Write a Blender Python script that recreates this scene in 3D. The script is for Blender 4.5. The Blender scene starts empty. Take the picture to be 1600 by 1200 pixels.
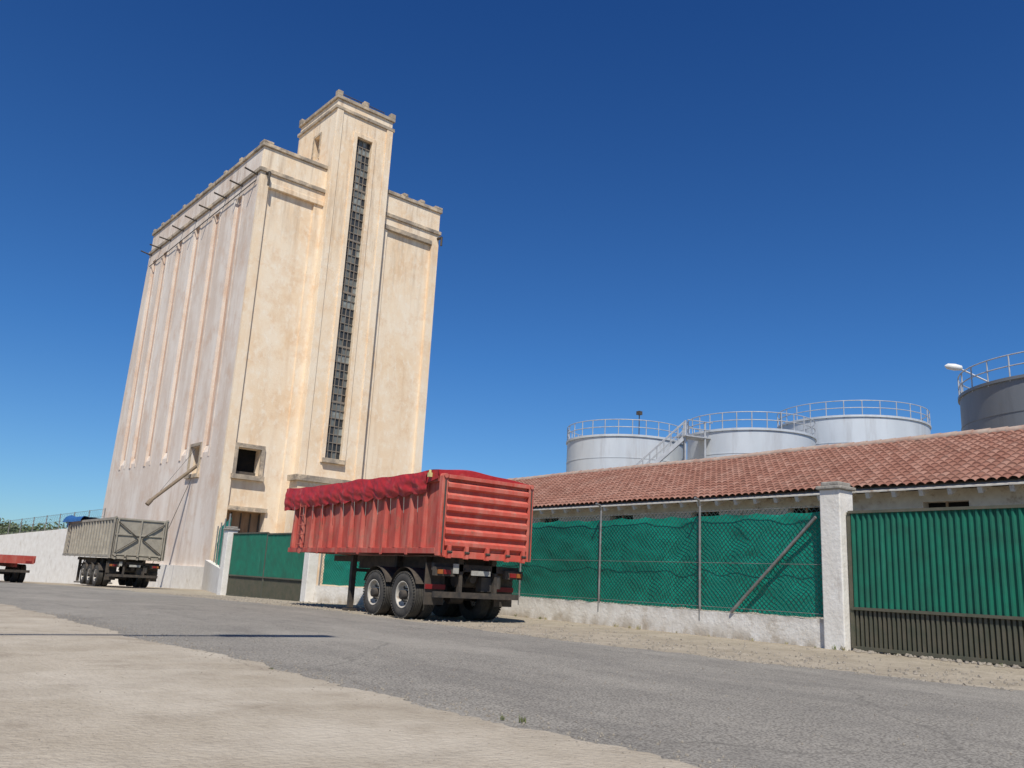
import bpy, bmesh, math, random
from mathutils import Vector, Matrix, noise
random.seed(7)
S=bpy.context.scene
COL=S.collection
def g(y):
    if y<20: return 0.0
    if y<45: return -0.013*(y-20)
    if y<90: return -0.325-0.02*(y-45)
    return -1.225
# ---------------------------------------------------------------- materials
def mat(name,c1,c2=None,scale=3.0,rough=.8,metal=0.0,bump=0.0,bscale=40.0,stretch=(1,1,1),c3=None,c3scale=1.0,c3lo=.55,c3hi=.7,c3stretch=None,contrast=(.35,.65),coords='Object',spec=.5):
    m=bpy.data.materials.new(name); m.use_nodes=True
    nt=m.node_tree; N=nt.nodes; L=nt.links
    bs=N['Principled BSDF']; bs.inputs['Roughness'].default_value=rough; bs.inputs['Metallic'].default_value=metal
    bs.inputs['Specular IOR Level'].default_value=spec
    tc=N.new('ShaderNodeTexCoord'); src=tc.outputs['Object']
    if coords=='World':
        ge=N.new('ShaderNodeNewGeometry'); src=ge.outputs['Position']
    mp=N.new('ShaderNodeMapping'); mp.inputs['Scale'].default_value=stretch; L.new(src,mp.inputs['Vector'])
    if c2 is None: c2=tuple(v*.75 for v in c1)
    no=N.new('ShaderNodeTexNoise'); no.inputs['Scale'].default_value=scale; no.inputs['Detail'].default_value=8; no.inputs['Roughness'].default_value=.65
    L.new(mp.outputs[0],no.inputs['Vector'])
    cr=N.new('ShaderNodeValToRGB'); cr.color_ramp.elements[0].position=contrast[0]; cr.color_ramp.elements[1].position=contrast[1]
    cr.color_ramp.elements[0].color=(*c1,1); cr.color_ramp.elements[1].color=(*c2,1)
    L.new(no.outputs['Fac'],cr.inputs['Fac']); out=cr.outputs['Color']
    if c3 is not None:
        mp3=N.new('ShaderNodeMapping'); mp3.inputs['Scale'].default_value=c3stretch or (1,1,1); mp3.inputs['Location'].default_value=(3.1,7.7,1.3); L.new(src,mp3.inputs['Vector'])
        n3=N.new('ShaderNodeTexNoise'); n3.inputs['Scale'].default_value=c3scale; n3.inputs['Detail'].default_value=10; n3.inputs['Roughness'].default_value=.7
        L.new(mp3.outputs[0],n3.inputs['Vector'])
        r3=N.new('ShaderNodeMapRange'); r3.inputs['From Min'].default_value=c3lo; r3.inputs['From Max'].default_value=c3hi; L.new(n3.outputs['Fac'],r3.inputs['Value'])
        mx=N.new('ShaderNodeMix'); mx.data_type='RGBA'; L.new(r3.outputs[0],mx.inputs[0]); L.new(out,mx.inputs[6]); mx.inputs[7].default_value=(*c3,1); out=mx.outputs[2]
    L.new(out,bs.inputs['Base Color'])
    if bump>0:
        nb=N.new('ShaderNodeTexNoise'); nb.inputs['Scale'].default_value=bscale; nb.inputs['Detail'].default_value=6; L.new(src,nb.inputs['Vector'])
        bp=N.new('ShaderNodeBump'); bp.inputs['Strength'].default_value=bump; bp.inputs['Distance'].default_value=.03; L.new(nb.outputs['Fac'],bp.inputs['Height']); L.new(bp.outputs[0],bs.inputs['Normal'])
    return m
def addmix(m,fac_builder,color):
    nt=m.node_tree;N=nt.nodes;L=nt.links;bs=N['Principled BSDF']
    src=bs.inputs['Base Color'].links[0].from_socket
    mx=N.new('ShaderNodeMix'); mx.data_type='RGBA'; L.new(fac_builder(N,L),mx.inputs[0]); L.new(src,mx.inputs[6]); mx.inputs[7].default_value=(*color,1); L.new(mx.outputs[2],bs.inputs['Base Color'])
def noisefac(scale,lo,hi,stretch=(1,1,1),amt=1.0,loc=(0,0,0),detail=6,world=False,zr=None):
    def f(N,L):
        tc=N.new('ShaderNodeTexCoord'); mp=N.new('ShaderNodeMapping'); mp.inputs['Scale'].default_value=stretch; mp.inputs['Location'].default_value=loc
        if world:
            ge=N.new('ShaderNodeNewGeometry'); src=ge.outputs['Position']
        else: src=tc.outputs['Object']
        L.new(src,mp.inputs['Vector'])
        n=N.new('ShaderNodeTexNoise'); n.inputs['Scale'].default_value=scale; n.inputs['Detail'].default_value=detail; n.inputs['Roughness'].default_value=.65; L.new(mp.outputs[0],n.inputs['Vector'])
        r=N.new('ShaderNodeMapRange'); r.inputs['From Min'].default_value=lo; r.inputs['From Max'].default_value=hi; r.inputs['To Max'].default_value=amt; L.new(n.outputs['Fac'],r.inputs['Value'])
        out=r.outputs[0]
        if zr:
            sp=N.new('ShaderNodeSeparateXYZ'); L.new(src,sp.inputs[0]); z=N.new('ShaderNodeMapRange'); z.inputs['From Min'].default_value=zr[0]; z.inputs['From Max'].default_value=zr[1]; L.new(sp.outputs[2],z.inputs['Value'])
            mu=N.new('ShaderNodeMath'); mu.operation='MULTIPLY'; L.new(out,mu.inputs[0]); L.new(z.outputs[0],mu.inputs[1]); out=mu.outputs[0]
        return out
    return f
def vorofac(scale,lo,hi,amt=1.0,feature='F1',stretch=(1,1,1)):
    def f(N,L):
        ge=N.new('ShaderNodeNewGeometry'); mp=N.new('ShaderNodeMapping'); mp.inputs['Scale'].default_value=stretch; L.new(ge.outputs['Position'],mp.inputs['Vector'])
        n=N.new('ShaderNodeTexNoise'); n.inputs['Scale'].default_value=1.5; n.inputs['Detail'].default_value=6; L.new(mp.outputs[0],n.inputs['Vector'])
        vm=N.new('ShaderNodeVectorMath'); vm.operation='MULTIPLY_ADD'; vm.inputs[1].default_value=(.6,.6,.6) if feature!='F1' else (0,0,0); L.new(n.outputs['Color'],vm.inputs[0]); L.new(mp.outputs[0],vm.inputs[2])
        v=N.new('ShaderNodeTexVoronoi'); v.feature=feature; v.inputs['Scale'].default_value=scale; L.new(vm.outputs[0],v.inputs['Vector'])
        r=N.new('ShaderNodeMapRange'); r.inputs['From Min'].default_value=lo; r.inputs['From Max'].default_value=hi; r.inputs['To Max'].default_value=amt; L.new(v.outputs['Distance'],r.inputs['Value'])
        return r.outputs[0]
    return f

STUC=mat('stucco_cream',(.83,.70,.525),(.80,.62,.42),scale=.38,bump=.3,bscale=10,c3=(.68,.44,.24),c3scale=.7,c3lo=.50,c3hi=.82,rough=.92,stretch=(1,1,.6),spec=.2,contrast=(.42,.6))
addmix(STUC,noisefac(1.1,.54,.78,(1,1,.07),.5),(.56,.36,.20))
addmix(STUC,noisefac(3.5,.52,.66,(1,1,.6),.55,(4,2,1)),(.86,.77,.63))
addmix(STUC,noisefac(9,.60,.72,(1,1,.8),.45,(1,2,7)),(.56,.41,.27))
addmix(STUC,noisefac(2.2,.50,.72,(1,1,.09),.7,(8,1,3),zr=(18,27)),(.38,.27,.18))
addmix(STUC,noisefac(1.6,.44,.64,(1,1,.35),.5,(2,9,3),zr=(9,0)),(.60,.41,.23))
STUCL=mat('stucco_pinkish',(.66,.555,.46),(.76,.68,.59),scale=.4,bump=.3,bscale=10,c3=(.60,.43,.31),c3scale=.6,c3lo=.52,c3hi=.75,rough=.92,stretch=(1,1,.5),spec=.2,contrast=(.42,.6))
addmix(STUCL,noisefac(1.4,.48,.72,(1,1,.06),.5),(.50,.37,.27))
addmix(STUCL,noisefac(4,.54,.68,(1,1,.5),.5,(5,5,1)),(.78,.72,.65))
addmix(STUCL,noisefac(2.0,.49,.72,(1,1,.08),.65,(8,1,3),zr=(18,27)),(.36,.27,.20))
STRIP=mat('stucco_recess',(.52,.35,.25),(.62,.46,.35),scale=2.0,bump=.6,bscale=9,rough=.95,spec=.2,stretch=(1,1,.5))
STAIN=mat('stained_concrete',(.45,.37,.27),(.22,.185,.15),scale=1.2,bump=.4,bscale=10,rough=.95,spec=.2,c3=(.62,.49,.34),c3scale=.9,c3lo=.5,c3hi=.62)
DARK=mat('painted_interior_shade',(.012,.012,.012),(.02,.018,.015),rough=.9,spec=.1)  # near-black colour standing in for the shade inside openings
GL1=mat('glass_dark',(.03,.034,.036),(.055,.058,.058),scale=1.5,rough=.3,spec=.3)
GL2=mat('glass_dusty',(.30,.32,.29),(.16,.17,.16),scale=2.5,rough=.5)
GL3=mat('glass_greyblue',(.12,.13,.125),(.17,.18,.165),scale=2,rough=.4,spec=.3)
STEELD=mat('dark_steel',(.06,.055,.05),(.10,.08,.06),scale=5,rough=.7,metal=.3)
MULL=mat('window_steel',(.16,.15,.13),(.24,.19,.14),scale=5,rough=.8)
PIPEM=mat('spout_rusty',(.16,.12,.08),(.24,.18,.12),scale=3,rough=.8)
RUST=mat('rusty_door',(.22,.13,.07),(.33,.22,.13),scale=2,rough=.9,stretch=(1,1,.3))
WHITE=mat('whitewash',(.76,.73,.67),(.66,.62,.55),scale=2.5,rough=.9,bump=.35,bscale=12,c3=(.40,.33,.24),c3scale=1.6,c3lo=.60,c3hi=.82,spec=.2)
addmix(WHITE,noisefac(3,.60,.74,(1,1,.25),.55),(.34,.29,.23))
WALLW=mat('whitewash_low',(.74,.71,.65),(.62,.58,.51),scale=2.5,rough=.9,bump=.5,bscale=12,c3=(.40,.33,.24),c3scale=2.2,c3lo=.56,c3hi=.76,spec=.2)
addmix(WALLW,noisefac(3,.40,.6,(1,1,.6),.8,zr=(.30,.0)),(.34,.28,.20))
addmix(WALLW,noisefac(5,.40,.62,(1,1,.6),.7,zr=(.36,.54)),(.34,.30,.25))
CONC=mat('concrete_cap',(.36,.33,.28),(.22,.20,.17),scale=5,rough=.95,bump=.5,bscale=20)
GREEN=mat('green_shade_cloth',(.003,.275,.19),(.005,.24,.165),scale=1.2,rough=.6,bump=.3,bscale=5,spec=.3,c3=(.006,.19,.13),c3scale=7.0,c3lo=.55,c3hi=.8)
GREENG=mat('green_gate_paint',(.005,.14,.085),(.01,.095,.06),scale=2.2,rough=.6,spec=.4,c3=(.02,.20,.13),c3scale=3,c3lo=.58,c3hi=.8,c3stretch=(1,1,.2))
GATED=mat('gate_lower_metal',(.085,.09,.06),(.13,.115,.08),scale=4,rough=.65,metal=.2)
GALV=mat('galvanised',(.33,.33,.31),(.22,.20,.18),scale=6,rough=.55,metal=.5)
WIRE=mat('fence_wire',(.05,.09,.075),(.04,.06,.05),rough=.6,metal=.3)
def tankmat(n,k):
    m=mat(n,(.56*k,.59*k,.61*k),(.48*k,.51*k,.53*k),scale=.6,rough=.5,metal=.15,stretch=(1,1,.3),c3=(.36*k,.36*k,.36*k),c3scale=1,c3lo=.52,c3hi=.75,c3stretch=(1,1,.12))
    addmix(m,noisefac(2.2,.60,.75,(1,1,.1),.6),(.32*k,.22*k,.15*k))
    return m
TANK=tankmat('tank_silver',1.05); TANKD=tankmat('tank_grey',.36)
RAIL=mat('rail_steel',(.50,.51,.52),(.36,.37,.38),rough=.5,metal=.2)
# ---------------------------------------------------------------- mesh builder
class B:
    def __init__(s): s.v=[];s.f=[];s.mi=[];s.mats=[];s.sm=[]
    def m(s,mt):
        if mt not in s.mats: s.mats.append(mt)
        return s.mats.index(mt)
    def add(s,vs,fs,mt,smooth=False):
        o=len(s.v); s.v+=[tuple(v) for v in vs]; k=s.m(mt)
        for f in fs: s.f.append([i+o for i in f]); s.mi.append(k); s.sm.append(smooth)
    def box(s,x0,x1,y0,y1,z0,z1,mt):
        vs=[(x0,y0,z0),(x1,y0,z0),(x1,y1,z0),(x0,y1,z0),(x0,y0,z1),(x1,y0,z1),(x1,y1,z1),(x0,y1,z1)]
        s.add(vs,[(0,3,2,1),(4,5,6,7),(0,1,5,4),(1,2,6,5),(2,3,7,6),(3,0,4,7)],mt)
    def hexa(s,bot,top,mt):
        s.add(list(bot)+list(top),[(0,3,2,1),(4,5,6,7),(0,1,5,4),(1,2,6,5),(2,3,7,6),(3,0,4,7)],mt)
    def beam(s,p,q,w,h,mt,up=(0,0,1)):
        p=Vector(p);q=Vector(q);d=(q-p).normalized();a=d.cross(Vector(up))
        if a.length<1e-3:a=d.cross(Vector((1,0,0)))
        a.normalize();b=a.cross(d)
        c=[a*(w/2)*i+b*(h/2)*j for i,j in((-1,-1),(1,-1),(1,1),(-1,1))]
        s.add([p+k for k in c]+[q+k for k in c],[(0,1,2,3),(7,6,5,4),(0,4,5,1),(1,5,6,2),(2,6,7,3),(3,7,4,0)],mt)
    def cyl(s,p,q,r,mt,n=10,r2=None,cap=True,smooth=True):
        p=Vector(p);q=Vector(q);d=(q-p).normalized();a=d.cross(Vector((0,0,1)))
        if a.length<1e-3:a=Vector((1,0,0))
        a.normalize();b=d.cross(a);r2=r if r2 is None else r2
        A=[p+(a*math.cos(t)+b*math.sin(t))*r for t in [2*math.pi*i/n for i in range(n)]]
        C=[q+(a*math.cos(t)+b*math.sin(t))*r2 for t in [2*math.pi*i/n for i in range(n)]]
        s.add(A+C,[(i,(i+1)%n,n+(i+1)%n,n+i) for i in range(n)],mt,smooth)
        if cap: s.add(A,[tuple(range(n))[::-1]],mt); s.add(C,[tuple(range(n))],mt)
    def lathe(s,c,axis,prof,mt,n=40,closed=False):
        c=Vector(c);ax=Vector(axis).normalized();a=ax.cross(Vector((0,0,1)))
        if a.length<1e-3:a=Vector((1,0,0))
        a.normalize();b=ax.cross(a);vs=[]
        for (o,r) in prof:
            for i in range(n):
                t=2*math.pi*i/n; vs.append(c+ax*o+(a*math.cos(t)+b*math.sin(t))*r)
        fs=[]
        for k in range(len(prof)-1):
            for i in range(n): fs.append((k*n+i,k*n+(i+1)%n,(k+1)*n+(i+1)%n,(k+1)*n+i))
        s.add(vs,fs,mt,True)
    def obj(s,name,parent=None,bevel=0,loc=None,rot=None):
        me=bpy.data.meshes.new(name); me.from_pydata(s.v,[],s.f)
        for m in s.mats: me.materials.append(m)
        me.polygons.foreach_set('material_index',s.mi); me.polygons.foreach_set('use_smooth',s.sm); me.update()
        o=bpy.data.objects.new(name,me); COL.objects.link(o)
        if parent: o.parent=parent
        if loc:o.location=loc
        if rot:o.rotation_euler=rot
        if bevel:
            bv=o.modifiers.new('b','BEVEL'); bv.width=bevel; bv.segments=2; bv.limit_method='ANGLE'; bv.angle_limit=math.radians(50)
        return o
def empty(name,loc=(0,0,0),rz=0):
    e=bpy.data.objects.new(name,None); COL.objects.link(e); e.location=loc; e.rotation_euler=(0,0,rz); e.empty_display_size=.2; return e
def cut(o,boxes):
    c=B(); 
    for b in boxes: c.box(*b,DARK)
    co=c.obj('tmpcut'); md=o.modifiers.new('cut','BOOLEAN'); md.object=co; md.operation='DIFFERENCE'; md.solver='EXACT'
    if o.parent: co.parent=o.parent
    bpy.context.view_layer.update()
    dg=bpy.context.evaluated_depsgraph_get(); me=bpy.data.meshes.new_from_object(o.evaluated_get(dg)); o.modifiers.clear(); o.data=me
    bpy.data.objects.remove(co)
def nz(x,y=0,z=0): return noise.noise(Vector((x,y,z)))

# ---------------------------------------------------------------- ground
GRAV=mat('gravel_dirt',(.40,.345,.265),(.30,.255,.19),scale=1.2,rough=.95,bump=1.0,bscale=22,coords='World',c3=(.22,.185,.14),c3scale=6,c3lo=.52,c3hi=.72,spec=.1)
addmix(GRAV,vorofac(26,.22,.05,.5),(.50,.45,.37))
ASPH=mat('old_asphalt',(.27,.25,.215),(.325,.30,.255),scale=.9,rough=.92,bump=.5,bscale=75,coords='World',c3=(.21,.195,.17),c3scale=1.3,c3lo=.50,c3hi=.72,c3stretch=(1,.3,1),spec=.15)
addmix(ASPH,vorofac(70,.38,.12,.5),(.42,.39,.34))
addmix(ASPH,vorofac(52,.45,.62,.65),(.10,.09,.078))
addmix(ASPH,noisefac(.35,.5,.62,(1,.4,1),.4,world=True),(.36,.33,.28))
addmix(ASPH,noisefac(2.5,.56,.70,(1,.6,1),.3,world=True,loc=(9,9,9)),(.17,.155,.135))
addmix(ASPH,vorofac(.28,.006,.0,.5,'DISTANCE_TO_EDGE',(1,.6,1)),(.12,.11,.095))
PAVE=mat('worn_concrete',(.43,.375,.295),(.34,.29,.22),scale=.9,rough=.93,bump=.7,bscale=26,coords='World',c3=(.27,.225,.17),c3scale=1.4,c3lo=.5,c3hi=.74,spec=.15)
addmix(PAVE,vorofac(42,.24,.06,.75),(.19,.165,.13))
addmix(PAVE,vorofac(27,.12,.04,.8),(.55,.50,.42))
addmix(PAVE,vorofac(.22,.004,.0,.5,'DISTANCE_TO_EDGE'),(.17,.145,.11))
addmix(PAVE,noisefac(14,.55,.70,(1,1,1),.55,world=True),(.25,.21,.16))
addmix(PAVE,noisefac(.5,.5,.64,(1,1,1),.5,world=True,loc=(5,2,0)),(.50,.445,.36))
addmix(PAVE,noisefac(.7,.54,.66,(.6,1.4,1),.4,world=True,loc=(1,7,0)),(.27,.235,.185))
ys=[-600,-100,-40,-20,-10]+[i*2.0-4 for i in range(0,60)]+[120,160,250,400,700,1500,3000]
def sheet(name,fl,fr,dz,mt,ys,nx=8):
    b=B();vs=[];fs=[]
    for y in ys:
        a,c=fl(y),fr(y)
        for i in range(nx+1): vs.append((a+(c-a)*i/nx,y,g(y)+dz))
    n=nx+1
    for j in range(len(ys)-1):
        for i in range(nx): fs.append((j*n+i,j*n+i+1,(j+1)*n+i+1,(j+1)*n+i))
    b.add(vs,fs,mt); return b.obj(name)
sheet('ground',lambda y:-2500,lambda y:3000,0,GRAV,ys,6)
def interp(P,y):
    if y<=P[0][1]: return P[0][0]
    for (x0,y0),(x1,y1) in zip(P,P[1:]):
        if y<=y1: return x0+(x1-x0)*(y-y0)/(y1-y0)
    return P[-1][0]
near=[(3.75,-30),(3.7,3),(3.55,4.5),(3.3,7),(3.05,10.8),(2.4,18.4),(1.2,28),(-1.5,42),(-7,62),(-20,95)]
far=[(10.6,-30),(10.45,4.3),(10.1,6.4),(9.65,9.3),(9.4,15),(9.35,22),(9.0,38),(7.6,50),(3,68),(-7,95)]
ysf=[-30+i*1.0 for i in range(31)]+[i*.05 for i in range(1,602)]+[30.2+i*.5 for i in range(130)]
def edge(P,sd,am): return lambda y: interp(P,y)+am*(nz(y*.5,sd)*1.5+nz(y*2.3,sd+3)*.6+nz(y*8,sd+7)*.35+nz(y*19,sd)*.25)
road=sheet('road',lambda y:interp(near,y)-1.0,edge(far,5.2,.25),.005,ASPH,ysf,6)
pave=sheet('pavement',lambda y:-60+0*y,edge(near,1.7,.16),.012,PAVE,ysf,6)
st=B(); STONE=mat('stone_bits',(.34,.30,.24),(.20,.17,.135),scale=30,rough=.95,coords='World')
def rock(b,x,y,s,z0=.012):
    z=g(y)+z0; vs=[];
    for i in range(5):
        t=2*math.pi*i/5+random.random(); vs.append((x+math.cos(t)*s*random.uniform(.7,1.2),y+math.sin(t)*s*random.uniform(.7,1.2),z-.006))
    for i in range(5):
        t=2*math.pi*i/5; vs.append((x+math.cos(t)*s*random.uniform(.3,.7),y+math.sin(t)*s*random.uniform(.3,.7),z+s*random.uniform(.3,.7)))
    b.add(vs,[(i,(i+1)%5,5+(i+1)%5,5+i) for i in range(5)]+[(5,6,7,8,9)],STONE)
for i in range(2600):
    y=random.uniform(1,32)**1.0; x=interp(far,y)+abs(random.gauss(0,1))*1.7-.2
    if x>14.4 and y<21: continue
    rock(st,x,y,random.choice([.006,.01,.014,.018,.022,.03]))
for i in range(1100):
    y=random.uniform(2,16); x=interp(near,y)+random.gauss(.0,.2); rock(st,x,y,random.choice([.003,.005,.007,.011]))
for i in range(900):
    y=random.uniform(2.0,14); x=random.uniform(.2,9); rock(st,x,y,random.choice([.003,.004,.006,.009]))
for i in range(260):
    y=random.uniform(2.5,8.7); rock(st,14.5+random.gauss(0,.13),y,random.choice([.02,.03,.05,.06]))
st.obj('gravel')
WEED=mat('weed_green',(.10,.14,.03),(.16,.17,.05),scale=20,rough=.8,coords='World')
DRY=mat('dry_grass',(.35,.30,.14),(.25,.22,.10),scale=20,rough=.9,coords='World')
w=B()
def tuft(b,x,y,h,n,mt):
    for i in range(n):
        t=random.uniform(0,6.28);l=h*random.uniform(.4,1);k=random.uniform(.1,.9);wd=h*.04
        p=Vector((x+random.gauss(0,h*.2),y+random.gauss(0,h*.2),g(y)+.01));d=Vector((math.cos(t),math.sin(t),0));sd=Vector((-d.y,d.x,0))*wd
        m_=p+d*l*k*.4+Vector((0,0,l*.6));e=p+d*l*k+Vector((0,0,l*(1-.3*k)))
        b.add([p-sd,p+sd,m_+sd*.7,m_-sd*.7,e],[(0,1,2,3),(3,2,4)],mt)
for i in range(35):
    y=random.uniform(3,26); tuft(w,14.35-random.random()*.25 if y<20 else 13+random.random(),y,random.uniform(.05,.13),18,random.choice([WEED,DRY,DRY]))
for (x,y,h) in [(3.62,4.5,.06),(3.55,4.62,.045),(3.2,7.6,.03)]: tuft(w,x,y,h,26,WEED)
for i in range(30):
    y=random.uniform(2,9); tuft(w,14.6,y,random.uniform(.08,.2),22,random.choice([WEED,DRY]))
w.obj('weeds')

# ---------------------------------------------------------------- grain silo tower
T=empty('grain_silo',(16.78,50.5,-.45),math.radians(3))
W_=14.25; D0=24.2; D1=21.7; ZT=28.4; ZC=26.5
core=B()
core.add([(.2,.2,-1),(W_-.2,.2,-1),(W_-.2,D0,-1),(.2,D0,-1),(.2,.2,ZT),(W_-.2,.2,ZT),(W_-.2,D1,ZT),(.2,D1,ZT)],[(0,3,2,1),(4,5,6,7),(0,1,5,4),(1,2,6,5),(2,3,7,6),(3,0,4,7)],STUC)
co=core.obj('core',T)
cut(co,[(.85,2.35,-.5,1.0,6.85,8.5),(.62,3.1,-.5,.9,-1.5,4.7),(-.5,1.0,3.9,5.5,7.0,8.8)])
t=B()
def dend(z): return D0+(D1-D0)*(z+1)/(ZT+1)
t.box(0,.62,0,.2,-1,25.9,STUC); t.box(W_-.62,W_,0,.2,-1,25.9,STUC)
t.box(0,W_,0,.2,25.9,ZC,STUC)
t.box(3.95,4.6,.06,.2,-1,25.9,STUC); t.box(9.15,9.8,.06,.2,-1,25.9,STUC)
t.box(W_-.2,W_,.2,D1,-1,ZT,STUC)
strips=[3.1,6.9,10.6,14.2,17.6,20.2]
sw=.95; y0=.2
edges=[]
for c in strips:
    edges.append((y0,c-sw/2)); y0=c+sw/2
for (a,b_) in edges:
    if a<4<b_:
        t.box(0,.2,a,3.9,-1,ZC,STUCL); t.box(0,.2,5.5,b_,-1,ZC,STUCL); t.box(0,.2,3.9,5.5,-1,7.0,STUCL); t.box(0,.2,3.9,5.5,8.8,ZC,STUCL)
    else: t.box(0,.2,a,b_,-1,ZC,STUCL)
t.add([(0,y0,-1),(.2,y0,-1),(.2,D0,-1),(0,D0,-1),(0,y0,ZC),(.2,y0,ZC),(.2,dend(ZC),ZC),(0,dend(ZC),ZC)],[(0,3,2,1),(4,5,6,7),(0,1,5,4),(1,2,6,5),(2,3,7,6),(3,0,4,7)],STUCL)
for c in strips:
    zb=8.3+ (c-3)*.02
    t.hexa([(0,c-sw/2,-1),(.2,c-sw/2,-1),(.2,c+sw/2,-1),(0,c+sw/2,-1)],[(0.0,c-sw/2,zb),(.2,c-sw/2,zb+.5),(.2,c+sw/2,zb+.5),(0,c+sw/2,zb)],STUCL)
    t.box(0,.2,c-sw/2,c+sw/2,25.7,ZC,STUCL)
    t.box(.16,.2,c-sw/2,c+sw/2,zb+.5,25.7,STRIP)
    t.box(-.06,0,c+sw/2,c+sw/2+.3,zb-.3,25.7,STUCL)
    t.box(-.03,0,c-sw/2-.2,c-sw/2,zb-.3,25.7,STUCL)
t.obj('facade_plates',T)
c=B()
c.box(-.12,W_+.12,-.12,.2,ZC,ZC+.28,STAIN); c.box(-.12,.2,.2,D1+.1,ZC,ZC+.28,STAIN); c.box(W_-.2,W_+.12,.2,D1+.1,ZC,ZC+.28,STAIN)
c.box(.02,W_-.02,.02,.2,ZC+.28,ZT-.12,STUC); c.box(.02,.2,.2,D1,ZC+.28,ZT-.12,STUCL)
c.box(-.1,W_+.1,-.1,.35,ZT-.12,ZT+.14,STAIN); c.box(-.1,.35,.35,D1+.1,ZT-.12,ZT+.14,STAIN); c.box(W_-.35,W_+.1,.35,D1+.1,ZT-.12,ZT+.14,STAIN)
c.box(-.1,.62,-.1,.6,ZT+.14,ZT+.3,STAIN); c.box(W_-.6,W_+.1,-.1,.6,ZT+.14,ZT+.32,STAIN)
for y in [3.5,6.2,9,11.6,14.3,17,19.2,21.2]: c.box(-.1,.35,y,y+.4,ZT+.14,ZT+.34,STAIN)
for x in [10.8,12.3]: c.box(x,x+.4,-.1,.35,ZT+.14,ZT+.36,STAIN)
c.box(.62,4.6,-.06,.2,25.55,25.9,STUC); c.box(9.15,W_-.62,-.06,.2,25.55,25.9,STAIN)
c.obj('cornice',T,bevel=.03)
p=B()
for i,y in enumerate([.5,2.9,5.6,8.4,11.2,13.9,16.7,19.0,21.3]):
    p.cyl((.1,y,ZC-.12),(-.9,y,ZC+.02+random.uniform(-.1,.05)),.06,STEELD,8)
p.cyl((.45,.1,ZC-.05),(.45,-.35,ZC-.1),.11,STEELD,8); p.cyl((.45,-.35,ZC-.1),(.45,-.35,ZC-1.0),.08,STEELD,8)
p.cyl((W_-.1,.1,ZC-.3),(W_-.1,-.5,ZC-.35),.11,STEELD,8); p.cyl((W_-.1,-.5,ZC-.35),(W_-.1,-.5,ZC-1.0),.08,STEELD,8)
p.cyl((-.12,.3,ZC-.6),(-.12,21,ZC-1.2),.035,STEELD,6)
p.obj('drain_pipes',T)
s=B(); xa,xb=4.6,9.15; wa,wb=6.35,7.55; yf=-.5; zt=33.7; wz0,wz1=8.5,31.3
s.box(xa,wa,yf,.2,-1,ZT,STUC); s.box(wb,xb,yf,.2,-1,ZT,STUC)
s.box(xa,wa,yf,.2,ZT,zt-.9,STUC); s.box(wb,xb,yf,.2,ZT,zt-.9,STUC)
s.box(wa,wb,yf,.2,-1,wz0,STUC); s.box(wa,wb,yf,.2,wz1,zt-.9,STUC)
sh=s.obj('shaft_front',T)
s=B(); s.box(xa,xb,.2,5.2,ZT-.5,zt-.9,STUC); sb=s.obj('shaft_back',T); cut(sb,[(xa-.5,xa+.6,1.6,2.5,29.8,31.6)])
s=B()
s.box(xa-.12,xb+.12,yf-.12,5.32,zt-.9,zt-.66,STAIN); s.box(xa+.03,xb-.03,yf+.03,5.17,zt-.66,zt-.1,STUC); s.box(xa-.1,xb+.1,yf-.1,5.3,zt-.1,zt+.14,STAIN)
for (x,y) in [(xa-.1,yf-.1),(xb-.3,yf-.1),(xa-.1,4.9),(xb-.3,4.9),(xa+2,yf-.1)]: s.box(x,x+.4,y,y+.4,zt+.14,zt+.5,STAIN)
s.box(wa-.3,wa,yf-.1,yf,wz0-.3,wz1+.3,STUC); s.box(wb,wb+.3,yf-.1,yf,wz0-.3,wz1+.3,STUC); s.box(wa,wb,yf-.1,yf,wz1,wz1+.3,STUC); s.box(wa-.2,wb+.2,yf-.25,yf+.1,wz0-.3,wz0,STAIN)
s.box(xa,xa+.5,yf-.09,yf,-1,zt-.9,STUC); s.box(xb-.5,xb,yf-.09,yf,-1,zt-.9,STUC)
s.obj('shaft_trim',T,bevel=.02)
gz=B(); rows=42; cols=4; yy=yf+.24
for j in range(rows):
    z0=wz0+(wz1-wz0)*j/rows; z1=wz0+(wz1-wz0)*(j+1)/rows
    band=(j%7==5)
    for i in range(cols):
        x0=wa+(wb-wa)*i/cols; x1=wa+(wb-wa)*(i+1)/cols; tl=random.uniform(-.02,.02)
        r=random.random(); m_= GL2 if ((band and r<.8) or r<.14) else (GL3 if r<.55 else GL1)
        gz.add([(x0,yy+tl,z0),(x1,yy-tl,z0),(x1,yy-tl,z1),(x0,yy+tl,z1)],[(0,1,2,3)],m_)
gz.obj('strip_window_glass',T)
gz=B()
for j in range(rows+1):
    z=wz0+(wz1-wz0)*j/rows; h=.07 if j%7 in(0,) else .028
    gz.box(wa,wb,yy-.06,yy+.03,z-h,z+h,MULL)
for i in range(1,cols): 
    x=wa+(wb-wa)*i/cols; gz.box(x-.025,x+.025,yy-.055,yy+.02,wz0,wz1,MULL)
gz.obj('strip_window_frame',T)
o=B()
o.box(.62,3.1,.85,.88,-1,4.7,RUST)
for x in (.7,1.25,1.85,2.45,3.0): o.box(x-.03,x+.03,.78,.86,-1,4.6,STEELD)
o.box(.85,2.35,.9,.97,6.85,8.5,DARK); o.box(.9,.97,3.9,5.5,7.0,8.8,DARK); o.box(xa+.5,xa+.57,1.6,2.5,29.8,31.6,DARK)  # near-black sheets back the recesses, shade painted in as colour
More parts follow.
